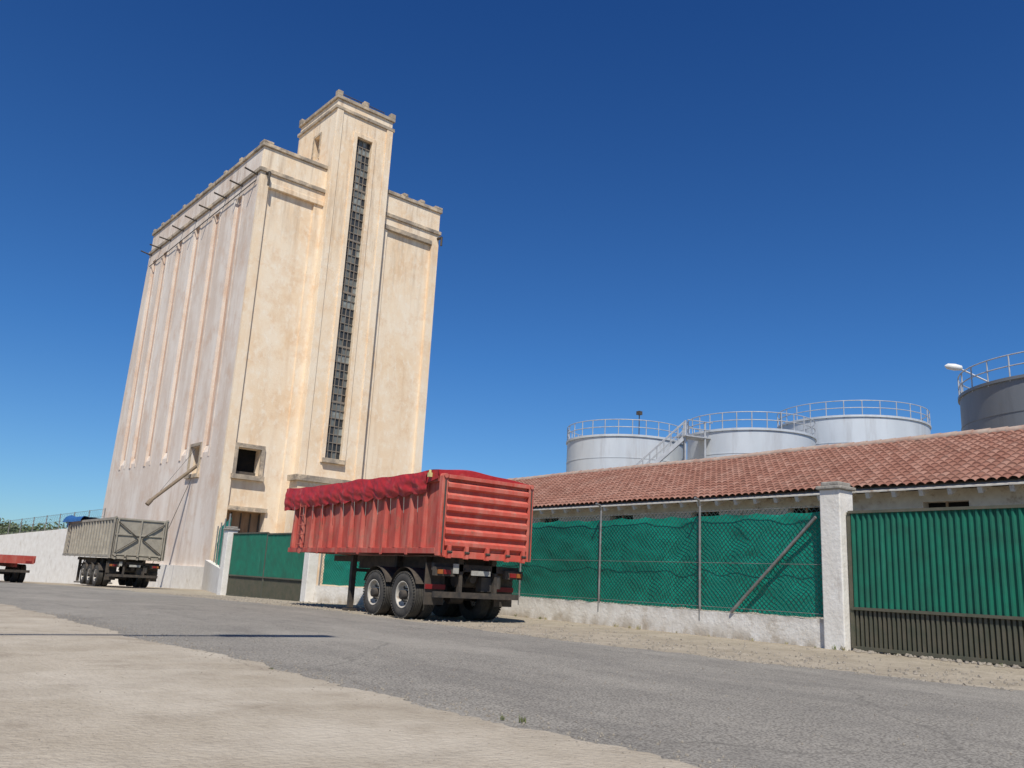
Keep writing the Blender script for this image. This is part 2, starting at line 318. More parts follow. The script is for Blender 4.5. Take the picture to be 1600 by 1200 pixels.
for (a,b_,z0,z1) in [(.85,2.35,6.85,8.5)]:
    o.box(a-.22,a,.02,.2,z0-.0,z1+.25,STAIN); o.box(b_,b_+.22,.02,.2,z0-.0,z1+.25,STAIN); o.box(a,b_,.02,.2,z1,z1+.25,STAIN); o.box(a-.3,b_+.3,-.12,.2,z0-.28,z0-.0,STAIN)
    o.box(a+.02,b_-.02,.6,.64,z0,z0+.25,STEELD)
o.box(.62,3.15,.04,.2,4.7,4.95,STAIN)
o.box(-.1,0.0,3.7,3.9,7.0,9.0,STAIN); o.box(-.1,0,5.5,5.7,7.0,9.0,STAIN); o.box(-.1,0,3.9,5.5,8.8,9.0,STAIN); o.box(-.16,0.1,3.6,5.8,6.75,7.0,STAIN)
o.box(xa-.06,xa,1.45,1.6,29.7,31.75,STAIN); o.box(xa-.06,xa,2.5,2.65,29.7,31.75,STAIN); o.box(xa-.06,xa,1.6,2.5,31.6,31.75,STAIN)
o.box(3.9,9.6,-1.9,-.6,6.75,7.1,STAIN); o.box(4.1,9.4,-1.7,-.6,-1,6.75,STUC)
o.box(-.25,.0,-.15,24,-1,1.3,WHITE)
o.obj('openings_and_porch',T)
o=B()
for k in range(6):
    x=xa+.6+k*.7; o.cyl((x,.2,zt),(x,.2,zt+.8),.03,STEELD,6)
o.cyl((xa+.6,.2,zt+.8),(xa+4.1,.2,zt+.8),.03,STEELD,6); o.cyl((xa+3.2,1,zt),(xa+3.2,1,zt+1.4),.02,STEELD,6)
o.obj('roof_railing',T)
o=B(); o.cyl((.3,4.7,7.7),(-2.5,4.2,5.1),.11,PIPEM,12); o.cyl((-2.5,4.2,5.1),(-2.72,4.15,4.8),.14,PIPEM,12); o.cyl((-.1,4.6,8.6),(-2.2,4.3,5.4),.012,STEELD,5)
o.cyl((-.1,4.5,6.9),(-2.6,3.2,0),.02,STEELD,5)
o.obj('discharge_spout',T)

# ---------------------------------------------------------------- fence wall line
XW=14.46
f=B()
seg=76
for i in range(seg):
    ya=9.2+11.4*i/seg; yb=9.2+11.4*(i+1)/seg; hh=lambda q:.5+.02*nz(q*2,1)+.015*nz(q*9,1)
    za=hh(ya);zb_=hh(yb)
    f.add([(XW,ya,-.3),(XW+.25,ya,-.3),(XW+.25,yb,-.3),(XW,yb,-.3),(XW,ya,za),(XW+.25,ya,za),(XW+.25,yb,zb_),(XW,yb,zb_)],[(4,5,6,7),(3,0,4,7),(1,2,6,5)]+([(2,3,7,6)] if i==seg-1 else []),WALLW)
f.hexa([(XW,20.6,-.4),(XW+.25,20.6,-.4),(12.55,27.0,-.4),(12.3,27.0,-.4)],[(XW,20.6,.5),(XW+.25,20.6,.5),(12.55,27.0,.45),(12.3,27.0,.45)],WALLW)
f.obj('low_wall')
def panel(p,q,z0,z1,mt,amp=.05,seed=0,off=.0):
    p=Vector(p);q=Vector(q);L_=(q-p).length;n=int(L_/.05);mz=34;d=(q-p)/L_;nr=Vector((d.y,-d.x,0))
    if nr.x>0:nr=-nr
    vs=[];fs=[]
    for i in range(n+1):
        for j in range(mz+1):
            u=i/n*L_;v=j/mz
            a=amp*(1.2*nz(u*.9+seed,v*1.1,seed)+.7*nz(u*2.2+v*2.5,v*4.3,seed+4)+.4*nz(u*2,v*9,seed+9)+.15*nz(u*12,v*12,seed))*(.5+.5*math.sin(v*math.pi))
            zz=z0+(z1-z0)*v+ ((.05*nz(u*1.7,seed)-.05*abs(math.sin(u*math.pi/.775))) if j==mz else 0)+(.03*nz(u*2.7,seed+2) if j==0 else 0)
            P_=p+d*u+nr*(a-off); vs.append((P_.x,P_.y,zz))
    m=mz+1
    for i in range(n):
        for j in range(mz): fs.append((i*m+j,(i+1)*m+j,(i+1)*m+j+1,i*m+j+1))
    b=B(); b.add(vs,fs,mt,True); return b
def chain(b,p,q,z0,z1,sp=.11,r=.003):
    p=Vector(p);q=Vector(q);L_=(q-p).length;d=(q-p)/L_;H=z1-z0
    k=-int(H/sp)
    while k*sp<L_:
        for sg in (1,-1):
            u0=k*sp;u1=u0+H
            ua=max(0,u0);ub=min(L_,u1)
            if ub<=ua: continue
            za=(ua-u0);zb=(ub-u0)
            if sg==-1: za=H-za;zb=H-zb
            b.beam(p+d*ua+Vector((0,0,z0+za)),p+d*ub+Vector((0,0,z0+zb)),r*2,r*2,WIRE)
        k+=1
fe=empty('chain_link_fence')
sg=[(XW+.12,9.25,0),(XW+.12,12.2,0),(XW+.12,15.3,0),(XW+.12,18.4,0),(XW+.12,20.6,0)]
b=panel(sg[0],sg[4],.53,2.52,GREEN,.055,3,-.0); cl=b.obj('shade_cloth',fe)
b=B(); chain(b,(XW+.02,9.25,0),(XW+.02,20.6,0),.52,2.6); b.obj('wire_mesh',fe)
b=B()
for (x,y,_) in sg[1:]:
    b.cyl((x-.10,y,.3),(x-.10,y,2.72),.028,GALV,8); b.cyl((x-.10,y,2.72),(x-.18,y-.03,2.83),.028,GALV,8); b.cyl((x-.18,y-.03,2.83),(x-.32,y-.05,2.86),.026,GALV,8)
b.cyl((XW-.02,9.35,2.38),(XW-.02,11.35,.52),.035,GALV,8)
for z in (.6,1.5,2.58): b.cyl((XW+.02,9.2,z),(XW+.02,20.6,z),.006,GALV,5)
b.obj('posts',fe)
fe2=empty('green_mesh_fence')
b=panel((14.5,20.7,0),(12.6,26.6,0),.5,2.3,GREEN,.05,8); b.obj('shade_cloth',fe2)
b=B(); chain(b,(14.42,20.7,0),(12.5,26.6,0),.5,2.4); 
for t_ in (0,.5,1): b.cyl((14.42-1.92*t_,20.7+5.9*t_,.3),(14.42-1.92*t_,20.7+5.9*t_,2.5),.028,GALV,8)
b.obj('posts',fe2)
def pillar(name,x,y,wx,wy,z0,h):
    b=B(); b.box(x,x+wx,y,y+wy,z0,z0+h-.12,WHITE); b.box(x-.05,x+wx+.05,y-.05,y+wy+.05,z0+h-.12,z0+h-.05,CONC); b.box(x+.02,x+wx-.02,y+.02,y+wy-.02,z0+h-.05,z0+h+.03,CONC)
    return b.obj(name,bevel=.02)
pillar('gate_pillar',XW-.12,8.78,.45,.42,-.05,3.05)
pillar('gate_pillar.001',11.75,33.7,.4,.45,-.3,2.75)
pillar('gate_pillar.002',12.1,26.7,.35,.4,-.3,2.3)
G1=empty('metal_gate')
def gate(G,p,q,zb,zm,zt_,pitch=.11):
    p=Vector(p);q=Vector(q);L_=(q-p).length;d=(q-p)/L_;nr=Vector((d.y,-d.x,0)); 
    if nr.x>0:nr=-nr
    n=int(L_/pitch)*4;vs=[];fs=[]
    prof=[0,.0,.04,.04]
    for i in range(n+1):
        P_=p+d*(L_*i/n)+nr*(prof[i%4]+.012*nz(int(i/4)*2.3,4))
        vs.append((P_.x,P_.y,zm));vs.append((P_.x,P_.y,zt_+.02*nz(int(i/4)*3.3)))
    for i in range(n): fs.append((2*i,2*i+2,2*i+3,2*i+1))
    b=B(); b.add(vs,fs,GREENG); b.obj('upper_sheet',G)
    b=B(); k=0
    while k*.085<L_:
        P_=p+d*(k*.085); b.beam((P_.x,P_.y,zb),(P_.x,P_.y,zm),.045,.03,GATED,up=tuple(nr)); k+=1
    for z,hh in ((zb,.06),(zm,.05),(zt_,.05)): b.beam(p+nr*.02+Vector((0,0,z)),q+nr*.02+Vector((0,0,z)),.07,hh,GATED)
    b2=p-nr*.06; c2=q-nr*.06
    b.add([(b2.x,b2.y,zb),(c2.x,c2.y,zb),(c2.x,c2.y,zm),(b2.x,b2.y,zm)],[(0,1,2,3)],GATED)
    for P_ in (p,q): b.beam(P_+Vector((0,0,zb)),P_+Vector((0,0,zt_)),.07,.07,GATED,up=tuple(nr))
    b.obj('frame_and_bars',G)
gate(G1,(XW+.08,8.72,0),(XW+.08,2.2,0),.06,.74,2.46)
pillar('gate_pillar.003',XW-.1,1.6,.45,.5,-.05,3.05)
G2=empty('metal_gate.001')
gate(G2,(12.2,27.15,0),(12.1,30.35,0),-.12,.6,2.15)
gate(G2,(12.1,30.4,0),(12.0,33.65,0),-.15,.6,2.2)
b=B(); b.hexa([(11.9,34.15,-.7),(12.15,34.15,-.7),(16.7,50.3,-.9),(16.4,50.3,-.9)],[(11.9,34.15,.75),(12.15,34.15,.75),(16.7,50.3,1.25),(16.4,50.3,1.25)],WHITE); b.obj('boundary_wall')
fe3=empty('green_mesh_fence.001')
b=panel((12.0,34.2,0),(15.4,45.6,0),.75,2.9,GREEN,.06,12); b.obj('shade_cloth',fe3)
b=B()
for t_ in (0,.33,.66,1): b.cyl((11.95+3.4*t_,34.25+11.4*t_,.3),(11.95+3.4*t_,34.25+11.4*t_,3.0),.035,GALV,8)
b.obj('posts',fe3)
b=B(); P0=(13.0,62.0);P1=(6.2,94)
def wl(t):return (P0[0]+(P1[0]-P0[0])*t,P0[1]+(P1[1]-P0[1])*t)
def wz(y): return 3.65-.042*(y-51)
n=8
for i in range(n):
    a=wl(i/n);c_=wl((i+1)/n);za=wz(a[1]);zc=wz(c_[1])
    b.hexa([(a[0],a[1],-2),(a[0]+.3,a[1],-2),(c_[0]+.3,c_[1],-2),(c_[0],c_[1],-2)],[(a[0],a[1],za),(a[0]+.3,a[1],za),(c_[0]+.3,c_[1],zc),(c_[0],c_[1],zc)],WHITE)
b.box(13.31,16.3,62.0,62.3,-2,wz(62),WHITE)
b.obj('white_wall')
b=B()
for i in range(15):
    a=wl(i/14);za=wz(a[1]); b.cyl((a[0]+.15,a[1],za-.1),(a[0]+.15,a[1],za+1.15),.035,GALV,6)
a=wl(0);c_=wl(1)
for h in (.1,.6,1.1): b.cyl((a[0]+.15,a[1],wz(62)+h),(c_[0]+.15,c_[1],wz(94)+h),.012,GALV,5)
k=0
while k<110:
    a=wl(k/110);za=wz(a[1]);c_=wl(min(1,(k+4)/110)); 
    b.beam((a[0]+.15,a[1],za+.05),(c_[0]+.15,c_[1],za+1.1),.006,.006,WIRE); b.beam((a[0]+.15,a[1],za+1.1),(c_[0]+.15,c_[1],za+.05),.006,.006,WIRE); k+=1
b.obj('wall_top_fence')

# ---------------------------------------------------------------- warehouse
Wh=empty('warehouse')
TILE=bpy.data.materials.new('roof_tiles'); TILE.use_nodes=True
N=TILE.node_tree.nodes;L=TILE.node_tree.links;bs=N['Principled BSDF'];bs.inputs['Roughness'].default_value=.9;bs.inputs['Specular IOR Level'].default_value=.2
rows=17; pt=.21
XE,ZE,XR,ZR=18.2,3.38,22.6,5.22; YA,YB=-14,33.5
ge=N.new('ShaderNodeNewGeometry');mp=N.new('ShaderNodeMapping');mp.inputs['Scale'].default_value=(rows/(XR-XE),1/pt,0);mp.inputs['Location'].default_value=(-XE*rows/(XR-XE),-YA/pt,0);L.new(ge.outputs['Position'],mp.inputs['Vector'])
fl=N.new('ShaderNodeVectorMath');fl.operation='FLOOR';L.new(mp.outputs[0],fl.inputs[0]);wn=N.new('ShaderNodeTexWhiteNoise');wn.noise_dimensions='3D';L.new(fl.outputs[0],wn.inputs['Vector'])
cr=N.new('ShaderNodeValToRGB');e=cr.color_ramp.elements;e[0].color=(.22,.10,.07,1);e[1].color=(.32,.175,.13,1);x_=cr.color_ramp.elements.new(.5);x_.color=(.27,.13,.092,1);L.new(wn.outputs['Value'],cr.inputs['Fac']);L.new(cr.outputs[0],bs.inputs['Base Color'])
addmix(TILE,noisefac(.6,.48,.75,(1,1,1),.4,world=True),(.27,.175,.13))
addmix(TILE,noisefac(5,.55,.75,(1,1,1),.45,world=True),(.13,.085,.065))
nb=int((YB-YA)/pt);K=6
vs=[];fs=[]
cols_=nb*K+1
for r in range(rows):
    for e_ in (0,1):
        u=(r+e_*1.0)/rows
        for i in range(cols_):
            y=YA+i*pt/K; ph=(i%K)/K; h=.055*abs(math.sin(math.pi*ph))**.7+.012*nz(int(i/K)*1.7,r*2.3)
            wob=.045*nz(y*.3,u*2)
            vs.append((XE+(XR-XE)*u,y,ZE+(ZR-ZE)*u+h+(.035 if e_==0 else 0)+wob))
for r in range(2*rows-1):
    for i in range(cols_-1):
        fs.append((r*cols_+i,(r+1)*cols_+i,(r+1)*cols_+i+1,r*cols_+i+1))
b=B();b.add(vs,fs,TILE,False);b.obj('tiled_roof',Wh)
b=B()
EW=mat('eave_white',(.62,.58,.50),(.50,.45,.38),scale=4,rough=.9,c3=(.3,.22,.15),c3scale=4,c3lo=.55,c3hi=.7)
b.hexa([(XE+.02,YA,ZE-.08),(XR,YA,ZR-.10),(XR,YB,ZR-.10),(XE+.02,YB,ZE-.08)],[(XE+.02,YA,ZE-.045),(XR,YA,ZR-.05),(XR,YB,ZR-.05),(XE+.02,YB,ZE-.045)],EW)
b.add([(XR+.05,YA,ZR),(XR+.05,YB,ZR),(XR+4.4,YB,ZE),(XR+4.4,YA,ZE)],[(0,1,2,3)],TILE)
y=YA+.3
while y<YB:
    b.beam((XE+.06,y,ZE-.15),(XE+.9,y,ZE+.19),.09,.13,EW); y+=.62
b.obj('eaves',Wh)
b=B(); y=YA
RIDGE=mat('ridge_tiles',(.33,.20,.15),(.42,.34,.27),scale=3,rough=.9,coords='World')
while y<YB: b.cyl((XR,y,ZR+.02+.045*nz(y*.3,2)),(XR,min(YB,y+.45),ZR+.0+.045*nz(y*.3,2)),.13,RIDGE,8); y+=.42
b.obj('ridge',Wh)
b=B(); b.box(18.85,26.2,YA+.2,YB-.3,-.5,ZE-.02,EW)
wb_=b.obj('walls',Wh)
wins=(5.0,8.5,12,15.2,18.5,22,25.5,29)
cut(wb_,[(18.5,19.2,yy_,yy_+1.0,2.2,3.1) for yy_ in wins])
b=B(); b.add([(XR,YB-.3,ZR-.1),(18.86,YB-.3,ZE),(26.2,YB-.3,ZE)],[(0,1,2)],EW)
for yy_ in wins:
    b.box(19.1,19.15,yy_,yy_+1,2.2,3.1,DARK); b.box(18.9,18.95,yy_+.48,yy_+.52,2.2,3.1,RUST)
b.obj('gable_and_windows',Wh)

# ---------------------------------------------------------------- tanks
def tank(name,x,y,r,zt_,mt):
    E=empty(name,(x,y,0)); b=B(); n=96
    prof=[(0,r)]
    for k in range(1,7):
        z=zt_*k/7; prof+=[(z-.03,r),(z-.03,r+.02),(z+.03,r+.02),(z+.03,r)]
    prof+=[(zt_-.14,r),(zt_-.14,r+.08),(zt_,r+.08),(zt_+.01,r),(zt_+.7,0.02)]
    b.lathe((0,0,0),(0,0,1),prof,mt,n)
    o_=b.obj('shell',E)
    for p_ in o_.data.polygons:
        p_.use_smooth=abs(p_.normal.z)<.2
    try: o_.data.set_sharp_from_angle(angle=math.radians(35))
    except Exception: pass
    b=B(); nr=28
    for i in range(nr):
        t=2*math.pi*i/nr; b.cyl((r*math.cos(t),r*math.sin(t),zt_-.2),(r*math.cos(t),r*math.sin(t),zt_+1.0),.035,RAIL,5)
    for h in (.5,1.0):
        m_=72
        for i in range(m_):
            t=2*math.pi*i/m_;t2=2*math.pi*(i+1)/m_
            b.cyl((r*math.cos(t),r*math.sin(t),zt_+h),(r*math.cos(t2),r*math.sin(t2),zt_+h),.032,RAIL,5,cap=False)
    b.obj('railing',E); return E
t1=tank('storage_tank',42.4,42.5,4.13,10.85,TANK)
t2=tank('storage_tank.001',45.6,34.2,4.05,10.85,TANK)
t3=tank('storage_tank.002',56.8,33.6,5.2,13.15,TANK)
t4=tank('storage_tank.003',43.9,14.3,5.1,10.75,TANKD)
b=B(); a=Vector((37.0,37.95,6.2));c_=Vector((40.0,34.85,10.3)); 
for off in (0,.75):
    o_=Vector((.69*off,.72*off,0)); b.beam(a+o_,c_+o_,.06,.25,RAIL); b.cyl(a+o_+Vector((0,0,1)),c_+o_+Vector((0,0,1)),.03,RAIL,6); b.cyl(a+o_+Vector((0,0,.5)),c_+o_+Vector((0,0,.5)),.022,RAIL,6)
    for k in range(11):
        q=a.lerp(c_,k/10)+o_; b.cyl(q,q+Vector((0,0,1)),.022,RAIL,5)
for k in range(22):
    q=a.lerp(c_,k/21); b.beam(q,q+Vector((.69*.75,.72*.75,0)),.25,.04,RAIL)
for q in ((40.0,34.85),(40.5,35.4),(41.2,34.3)): b.cyl((*q,0),(*q,11.3),.07,RAIL,8)
b.cyl((37.3,38.2,0),(37.3,38.2,6.3),.07,RAIL,8)
b.beam((39.9,35.1,10.3),(41.9,34.6,10.3),1.1,.08,RAIL); b.cyl((39.9,34.6,11.3),(41.7,34.1,11.3),.03,RAIL,6); b.cyl((40.0,34.6,10.8),(41.7,34.1,10.8),.03,RAIL,6)
b.obj('tank_stairs')
LW=mat('lamp_white',(.75,.75,.72),(.65,.65,.6),rough=.5)
b=B(); b.cyl((41.1,17.0,10.0),(41.1,17.0,11.1),.05,RAIL,8); b.cyl((41.1,17.0,11.05),(40.3,18.2,11.9),.04,RAIL,8); b.cyl((41.1,17.0,10.05),(42.2,16.6,10.05),.04,RAIL,8)
b.lathe((40.2,18.35,11.95),(-.5,.85,.2),[(-.35,.02),(-.3,.12),(0,.17),(.3,.14),(.42,.03)],LW,12); b.obj('street_lamp')
b=B(); b.cyl((41.6,40.4,10.8),(41.6,40.4,12.6),.035,STEELD,6); b.box(41.45,41.75,40.25,40.55,12.6,12.85,STEELD); b.obj('floodlight')

# ---------------------------------------------------------------- trailers
RED=mat('red_paint',(.50,.075,.05),(.56,.12,.085),scale=2.5,rough=.6,c3=(.30,.11,.07),c3scale=5,c3lo=.54,c3hi=.74,spec=.3)
addmix(RED,noisefac(3,.48,.74,(1,1,.3),.65),(.60,.27,.20))
addmix(RED,noisefac(7,.56,.70,(1,1,1),.6,(3,3,3)),(.38,.20,.15))
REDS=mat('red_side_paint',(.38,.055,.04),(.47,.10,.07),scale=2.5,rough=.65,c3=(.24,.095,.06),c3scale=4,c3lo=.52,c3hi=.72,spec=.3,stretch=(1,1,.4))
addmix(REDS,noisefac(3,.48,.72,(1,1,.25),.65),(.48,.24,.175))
TARP=mat('red_tarp',(.42,.022,.022),(.33,.016,.016),scale=4,rough=.55,bump=.5,bscale=7,c3=(.48,.13,.10),c3scale=3,c3lo=.54,c3hi=.78)
TYRE=mat('tyre_rubber',(.035,.032,.029),(.075,.067,.055),scale=8,rough=.9,coords='Object')
RIM=mat('rim_cream',(.50,.46,.39),(.36,.32,.26),scale=8,rough=.6,c3=(.22,.14,.09),c3scale=9,c3lo=.55,c3hi=.7)
CHAS=mat('chassis_black',(.028,.025,.022),(.085,.066,.048),scale=5,rough=.85)
BEIGE=mat('dusty_grey_paint',(.36,.32,.25),(.26,.23,.18),scale=3,rough=.75,c3=(.17,.12,.08),c3scale=5,c3lo=.58,c3hi=.75)
BLUE=mat('blue_tarp',(.03,.12,.32),(.02,.08,.22),scale=3,rough=.5)
REDL=mat('lamp_red',(.26,.015,.012),(.18,.01,.01),rough=.5); ORG=mat('lamp_orange',(.36,.11,.02),(.28,.09,.02),rough=.5); PLATE=mat('plate_white',(.42,.41,.36),(.28,.26,.22),scale=8,rough=.6)
YEL=mat('beacon_yellow',(.65,.6,.25),(.5,.45,.2),rough=.5)
def wheel(b,x,y,r,side):
    w=.28; ax=(side,0,0)
    c=Vector((x,y,r))
    prof=[(-w/2+.02,r*.55),(-w/2,r*.62),(-w/2,r*.86),(-w/2+.03,r*.955)]
    for k in range(5):
        o0=-w/2+.035+k*.042; prof+=[(o0,r),(o0+.034,r),(o0+.034,r*.975),(o0+.042,r*.975)]
    prof+=[(w/2-.03,r*.955),(w/2,r*.86),(w/2+.005,r*.75),(w/2,r*.62),(w/2-.02,r*.56)]
    b.lathe(c,ax,prof,TYRE,48)
    for i in range(48):
        t=2*math.pi*i/48; d=Vector((0,math.cos(t),math.sin(t))); 
        p_=c+Vector((side*(w/2-.02),0,0))+d*r*.955; b.beam(p_-d*.012,p_+d*.018,.035,.035,TYRE,up=(1,0,0))
    b.lathe(c,ax,[(w/2-.02,r*.56),(w/2-.005,r*.58),(w/2-.015,r*.53),(w/2-.05,r*.50),(w/2-.10,r*.47),(w/2-.13,r*.33),(w/2-.10,r*.24),(w/2-.1,r*.2)],RIM,40)
    b.lathe(c,ax,[(w/2-.1,r*.2),(w/2+.02,r*.19),(w/2+.03,r*.15),(w/2+.035,.01)],CHAS,20)
    for i in range(10):
        t=2*math.pi*i/10; d=Vector((0,math.cos(t),math.sin(t))); q=c+d*r*.28+Vector((side*(w/2-.12),0,0)); b.cyl(q,q+Vector((side*.05,0,0)),.016,CHAS,6)
    for i in range(8):
        t=2*math.pi*i/8+.2; d=Vector((0,math.cos(t),math.sin(t))); q=c+d*r*.40+Vector((side*(w/2-.118),0,0)); b.cyl(q,q+Vector((side*.008,0,0)),.03,CHAS,10)
def tiptrailer(name,loc,rz,Lg,axles,paint,hw,zb,zt_,tarp,R_,kind,legy,side=None,cl=None):
    side=side or paint; cl=cl or Lg-.2
    E=empty(name,loc,rz)
    b=B(); si=hw-.07
    b.box(-si,-si+.04,.06,Lg,zb+.02,zt_-.06,side); b.box(si-.04,si,.06,Lg,zb+.02,zt_-.06,side); b.box(-si+.04,si-.04,Lg-.05,Lg,zb,zt_,side); b.box(-si+.04,si-.04,.1,Lg-.05,zb+.02,zb+.1,side)
    b.box(-si+.04,si-.04,.3,Lg-.1,zt_-.45,zt_-.40,DARK)
    for s_ in (-1,1):
        x0,x1=sorted((s_*(si-.02),s_*(hw+.0))); b.box(x0,x1,.1,Lg+.02,zt_-.12,zt_,side); x0,x1=sorted((s_*(si-.02),s_*(hw+.02))); b.box(x0,x1,.1,Lg,zb-.02,zb+.1,side)
        n=int(Lg/.56)
        for i in range(1,n+1):
            y=.12+(Lg-.3)*i/(n); x0=s_*si;x1=s_*(hw-.005);ww=.10
            b.hexa([(x0,y-ww,zb+.1),(x0,y+ww,zb+.1),(x1+s_*.03,y+.045,zb+.1),(x1+s_*.03,y-.045,zb+.1)],[(x0,y-ww*.7,zt_-.12),(x0,y+ww*.7,zt_-.12),(x1,y+.035,zt_-.12),(x1,y-.035,zt_-.12)],side)
            if i%2==0:b.box(min(x1,x1+s_*.035),max(x1,x1+s_*.035),y-.05,y+.05,zb-.05,zb+.14,side)
        x0,x1=sorted((s_*(hw-.13),s_*(hw+.01))); b.box(x0,x1,-.03,.1,zb-.06,zt_,paint)
    b.box(-hw+.13,hw-.13,-.0,.1,zb-.08,zb+.06,paint)
    a=hw-.14; b.box(-a,a,.02,.06,zb+.07,zt_-.01,paint)
    if kind=='ribs':
        n=6;zz0=zb+.1;H=(zt_-.05-zz0)/n
        for i in range(n):
            z=zz0+i*H
            b.hexa([(-a,.02,z+.02),(a,.02,z+.02),(a,-.05,z+.06),(-a,-.05,z+.06)],[(-a,.02,z+H-.05),(a,.02,z+H-.05),(a,-.05,z+H-.10),(-a,-.05,z+H-.10)],paint)
        b.box(-a,a,-.06,.02,zt_-.05,zt_+.03,paint)
    else:
        for x in (-a+.03,-.03,a-.09): b.box(x,x+.07,-.04,.02,zb+.07,zt_-.05,paint)
        for z in (zb+.1,(zb+zt_)/2+.1,zt_-.1): b.box(-a,a,-.03,.02,z,z+.07,paint)
        for s_ in (-1,1): b.beam((s_*a*.95,-.05,zt_-.2),(s_*.1,-.05,zb+.95),.03,.07,STEELD,up=(0,1,0)); b.beam((s_*a*.95,-.05,zb+.2),(s_*.1,-.05,zb+.9),.03,.07,STEELD,up=(0,1,0))
    for x in (-a+.1,-a*.5,0,a*.5,a-.1):
        b.box(x-.035,x+.035,-.10,.02,zb-.10,zb+.16,paint); b.cyl((x-.05,-.09,zb+.03),(x+.05,-.09,zb+.03),.03,CHAS,8)
    for s_ in (-1,1): b.cyl((s_*(hw-.06),-.06,zt_+.0),(s_*(hw-.06),.12,zt_+.0),.05,paint,10); b.cyl((s_*(hw-.06),-.05,zb-.0),(s_*(hw-.06),-.05,zt_-.1),.018,STEELD,8)
    for s_ in (-1,):
        for k in range(6): b.cyl((s_*(hw+.06),Lg-1.0,zb+.2+k*.25),(s_*(hw+.06),Lg-.65,zb+.2+k*.25),.014,side,6)
        for y in (Lg-1.0,Lg-.65): b.cyl((s_*(hw+.06),y,zb+.1),(s_*(hw+.06),y,zt_-.1),.016,side,6)
    b.obj('body',E,bevel=.008)
    b=B()
    for s_ in (-1,1):
        x0,x1=sorted((s_*.38,s_*.5)); b.box(x0,x1,.25,legy+.3,zb-.36,zb-.05,CHAS); b.box(x0,x1,legy+.3,cl,zb-.20,zb-.05,CHAS)
    y=.5
    while y<cl-.2: b.box(-.38,.38,y,y+.1,zb-.2,zb-.08,CHAS); y+=1.1
    b.box(-hw+.1,hw-.1,.25,.35,zb-.35,zb-.2,CHAS)
    b.box(-hw+.12,hw-.12,.18,.28,.5,.62,CHAS); b.box(-.5,-.42,.2,.3,.6,zb-.36,CHAS); b.box(.42,.5,.2,.3,.6,zb-.36,CHAS)
    for s_ in (-1,1):
        x0,x1=sorted((s_*(hw-.55),s_*(hw-.06))); b.box(x0,x1,.5,.52,.34,zb-.2,CHAS); b.box(x0,x1,.46,.5,.66,.76,REDL if kind=='ribs' else CHAS)
        b.box(x0,x1,.14,.24,zb-.46,zb-.28,CHAS)
        xs=s_*(hw-.12); b.box(min(xs,xs-s_*.12),max(xs,xs-s_*.12),.11,.14,zb-.42,zb-.33,ORG); xs-=s_*.15; b.box(min(xs,xs-s_*.16),max(xs,xs-s_*.16),.11,.14,zb-.42,zb-.33,REDL)
        x0,x1=sorted((s_*(hw-.66),s_*(hw-.04)))
        for ya in axles:
            m_=12
            for k in range(m_):
                t0=math.radians(25+130*k/m_);t1=math.radians(25+130*(k+1)/m_);rr=R_+.09
                y0_,z0_=ya+rr*math.cos(t0),R_+rr*math.sin(t0);y1_,z1_=ya+rr*math.cos(t1),R_+rr*math.sin(t1)
                b.add([(x0,y0_,z0_),(x1,y0_,z0_),(x1,y1_,z1_),(x0,y1_,z1_)],[(0,1,2,3)],CHAS)
            b.box(min(s_*.5,s_*.62),max(s_*.5,s_*.62),ya-.5,ya+.5,R_+.05,R_+.2,CHAS)
    b.box(-.25,.25,.12,.14,zb-.42,zb-.32,PLATE); b.box(-.72,-.58,.12,.14,zb-.4,zb-.2,PLATE); b.box(.15,.42,.3,.5,.65,.95,STEELD)
    b.cyl((.55,.3,.72),(.55,.3,1.0),.10,STEELD,12); b.cyl((-.3,.7,.85),(.3,.7,.85),.13,CHAS,14)
    for k in range(4): b.cyl((-.35+k*.2,.22,zb-.3),(-.3+k*.22,.6,zb-.62),.015,CHAS,6)
    for ya in axles: b.cyl((-hw+.2,ya,R_),(hw-.2,ya,R_),.08,CHAS,10); b.cyl((-.2,ya-.3,R_-.03),(.15,ya-.3,R_-.03),.12,CHAS,12); b.box(-.66,-.52,ya-.05,ya+.05,R_,zb-.05,CHAS); b.box(.52,.66,ya-.05,ya+.05,R_,zb-.05,CHAS)
    for s_ in (-1,1):
        b.box(min(s_*.75,s_*.87),max(s_*.75,s_*.87),legy-.06,legy+.06,.08,zb-.05,CHAS); b.box(min(s_*.68,s_*.94),max(s_*.68,s_*.94),legy-.14,legy+.14,.0,.06,CHAS)
        b.beam((s_*.8,legy,.5),(s_*.45,legy+.7,zb-.2),.05,.05,CHAS)
    b.box(-.75,.75,legy-.03,legy+.03,zb-.45,zb-.37,CHAS)
    b.cyl((0,.4,zb-.5),(0,2.2,zb-.3),.09,STEELD,10)
    b.obj('chassis',E)
    b=B()
    for ya in axles:
        for s_ in (-1,1):
            wheel(b,s_*(hw-.17),ya,R_,s_); wheel(b,s_*(hw-.49),ya,R_,s_)
    b.obj('wheels',E)
    if tarp=='red':
        OH=.45
        b=B();n=260;m_=18;vs=[];fs=[]
        def topz(y): return zt_+.12+.05*nz(y*1.2,5)
        for i in range(n+1):
            y=.55+(Lg+OH-.55)*i/n
            ph=(y-.55)/.59
            sc=abs(math.sin(ph*math.pi))
            for j in range(m_+1):
                v=j/m_
                zlo=zt_-.36-.12*y/Lg+.06*(1-sc)+.03*nz(y*3,1)
                ztop=topz(y)
                z=ztop+(zlo-ztop)*v
                fold=.035*(1-abs((ph%1)*2-1))*math.sin(v*math.pi*.9)
                bul=.035+fold+.03*nz(y*3+v*3,v*2.5,2)*(.3+v)+.018*nz(y*9+v*5,v*5,6)+.03*math.sin(v*math.pi)
                vs.append((-hw-bul,y,z))
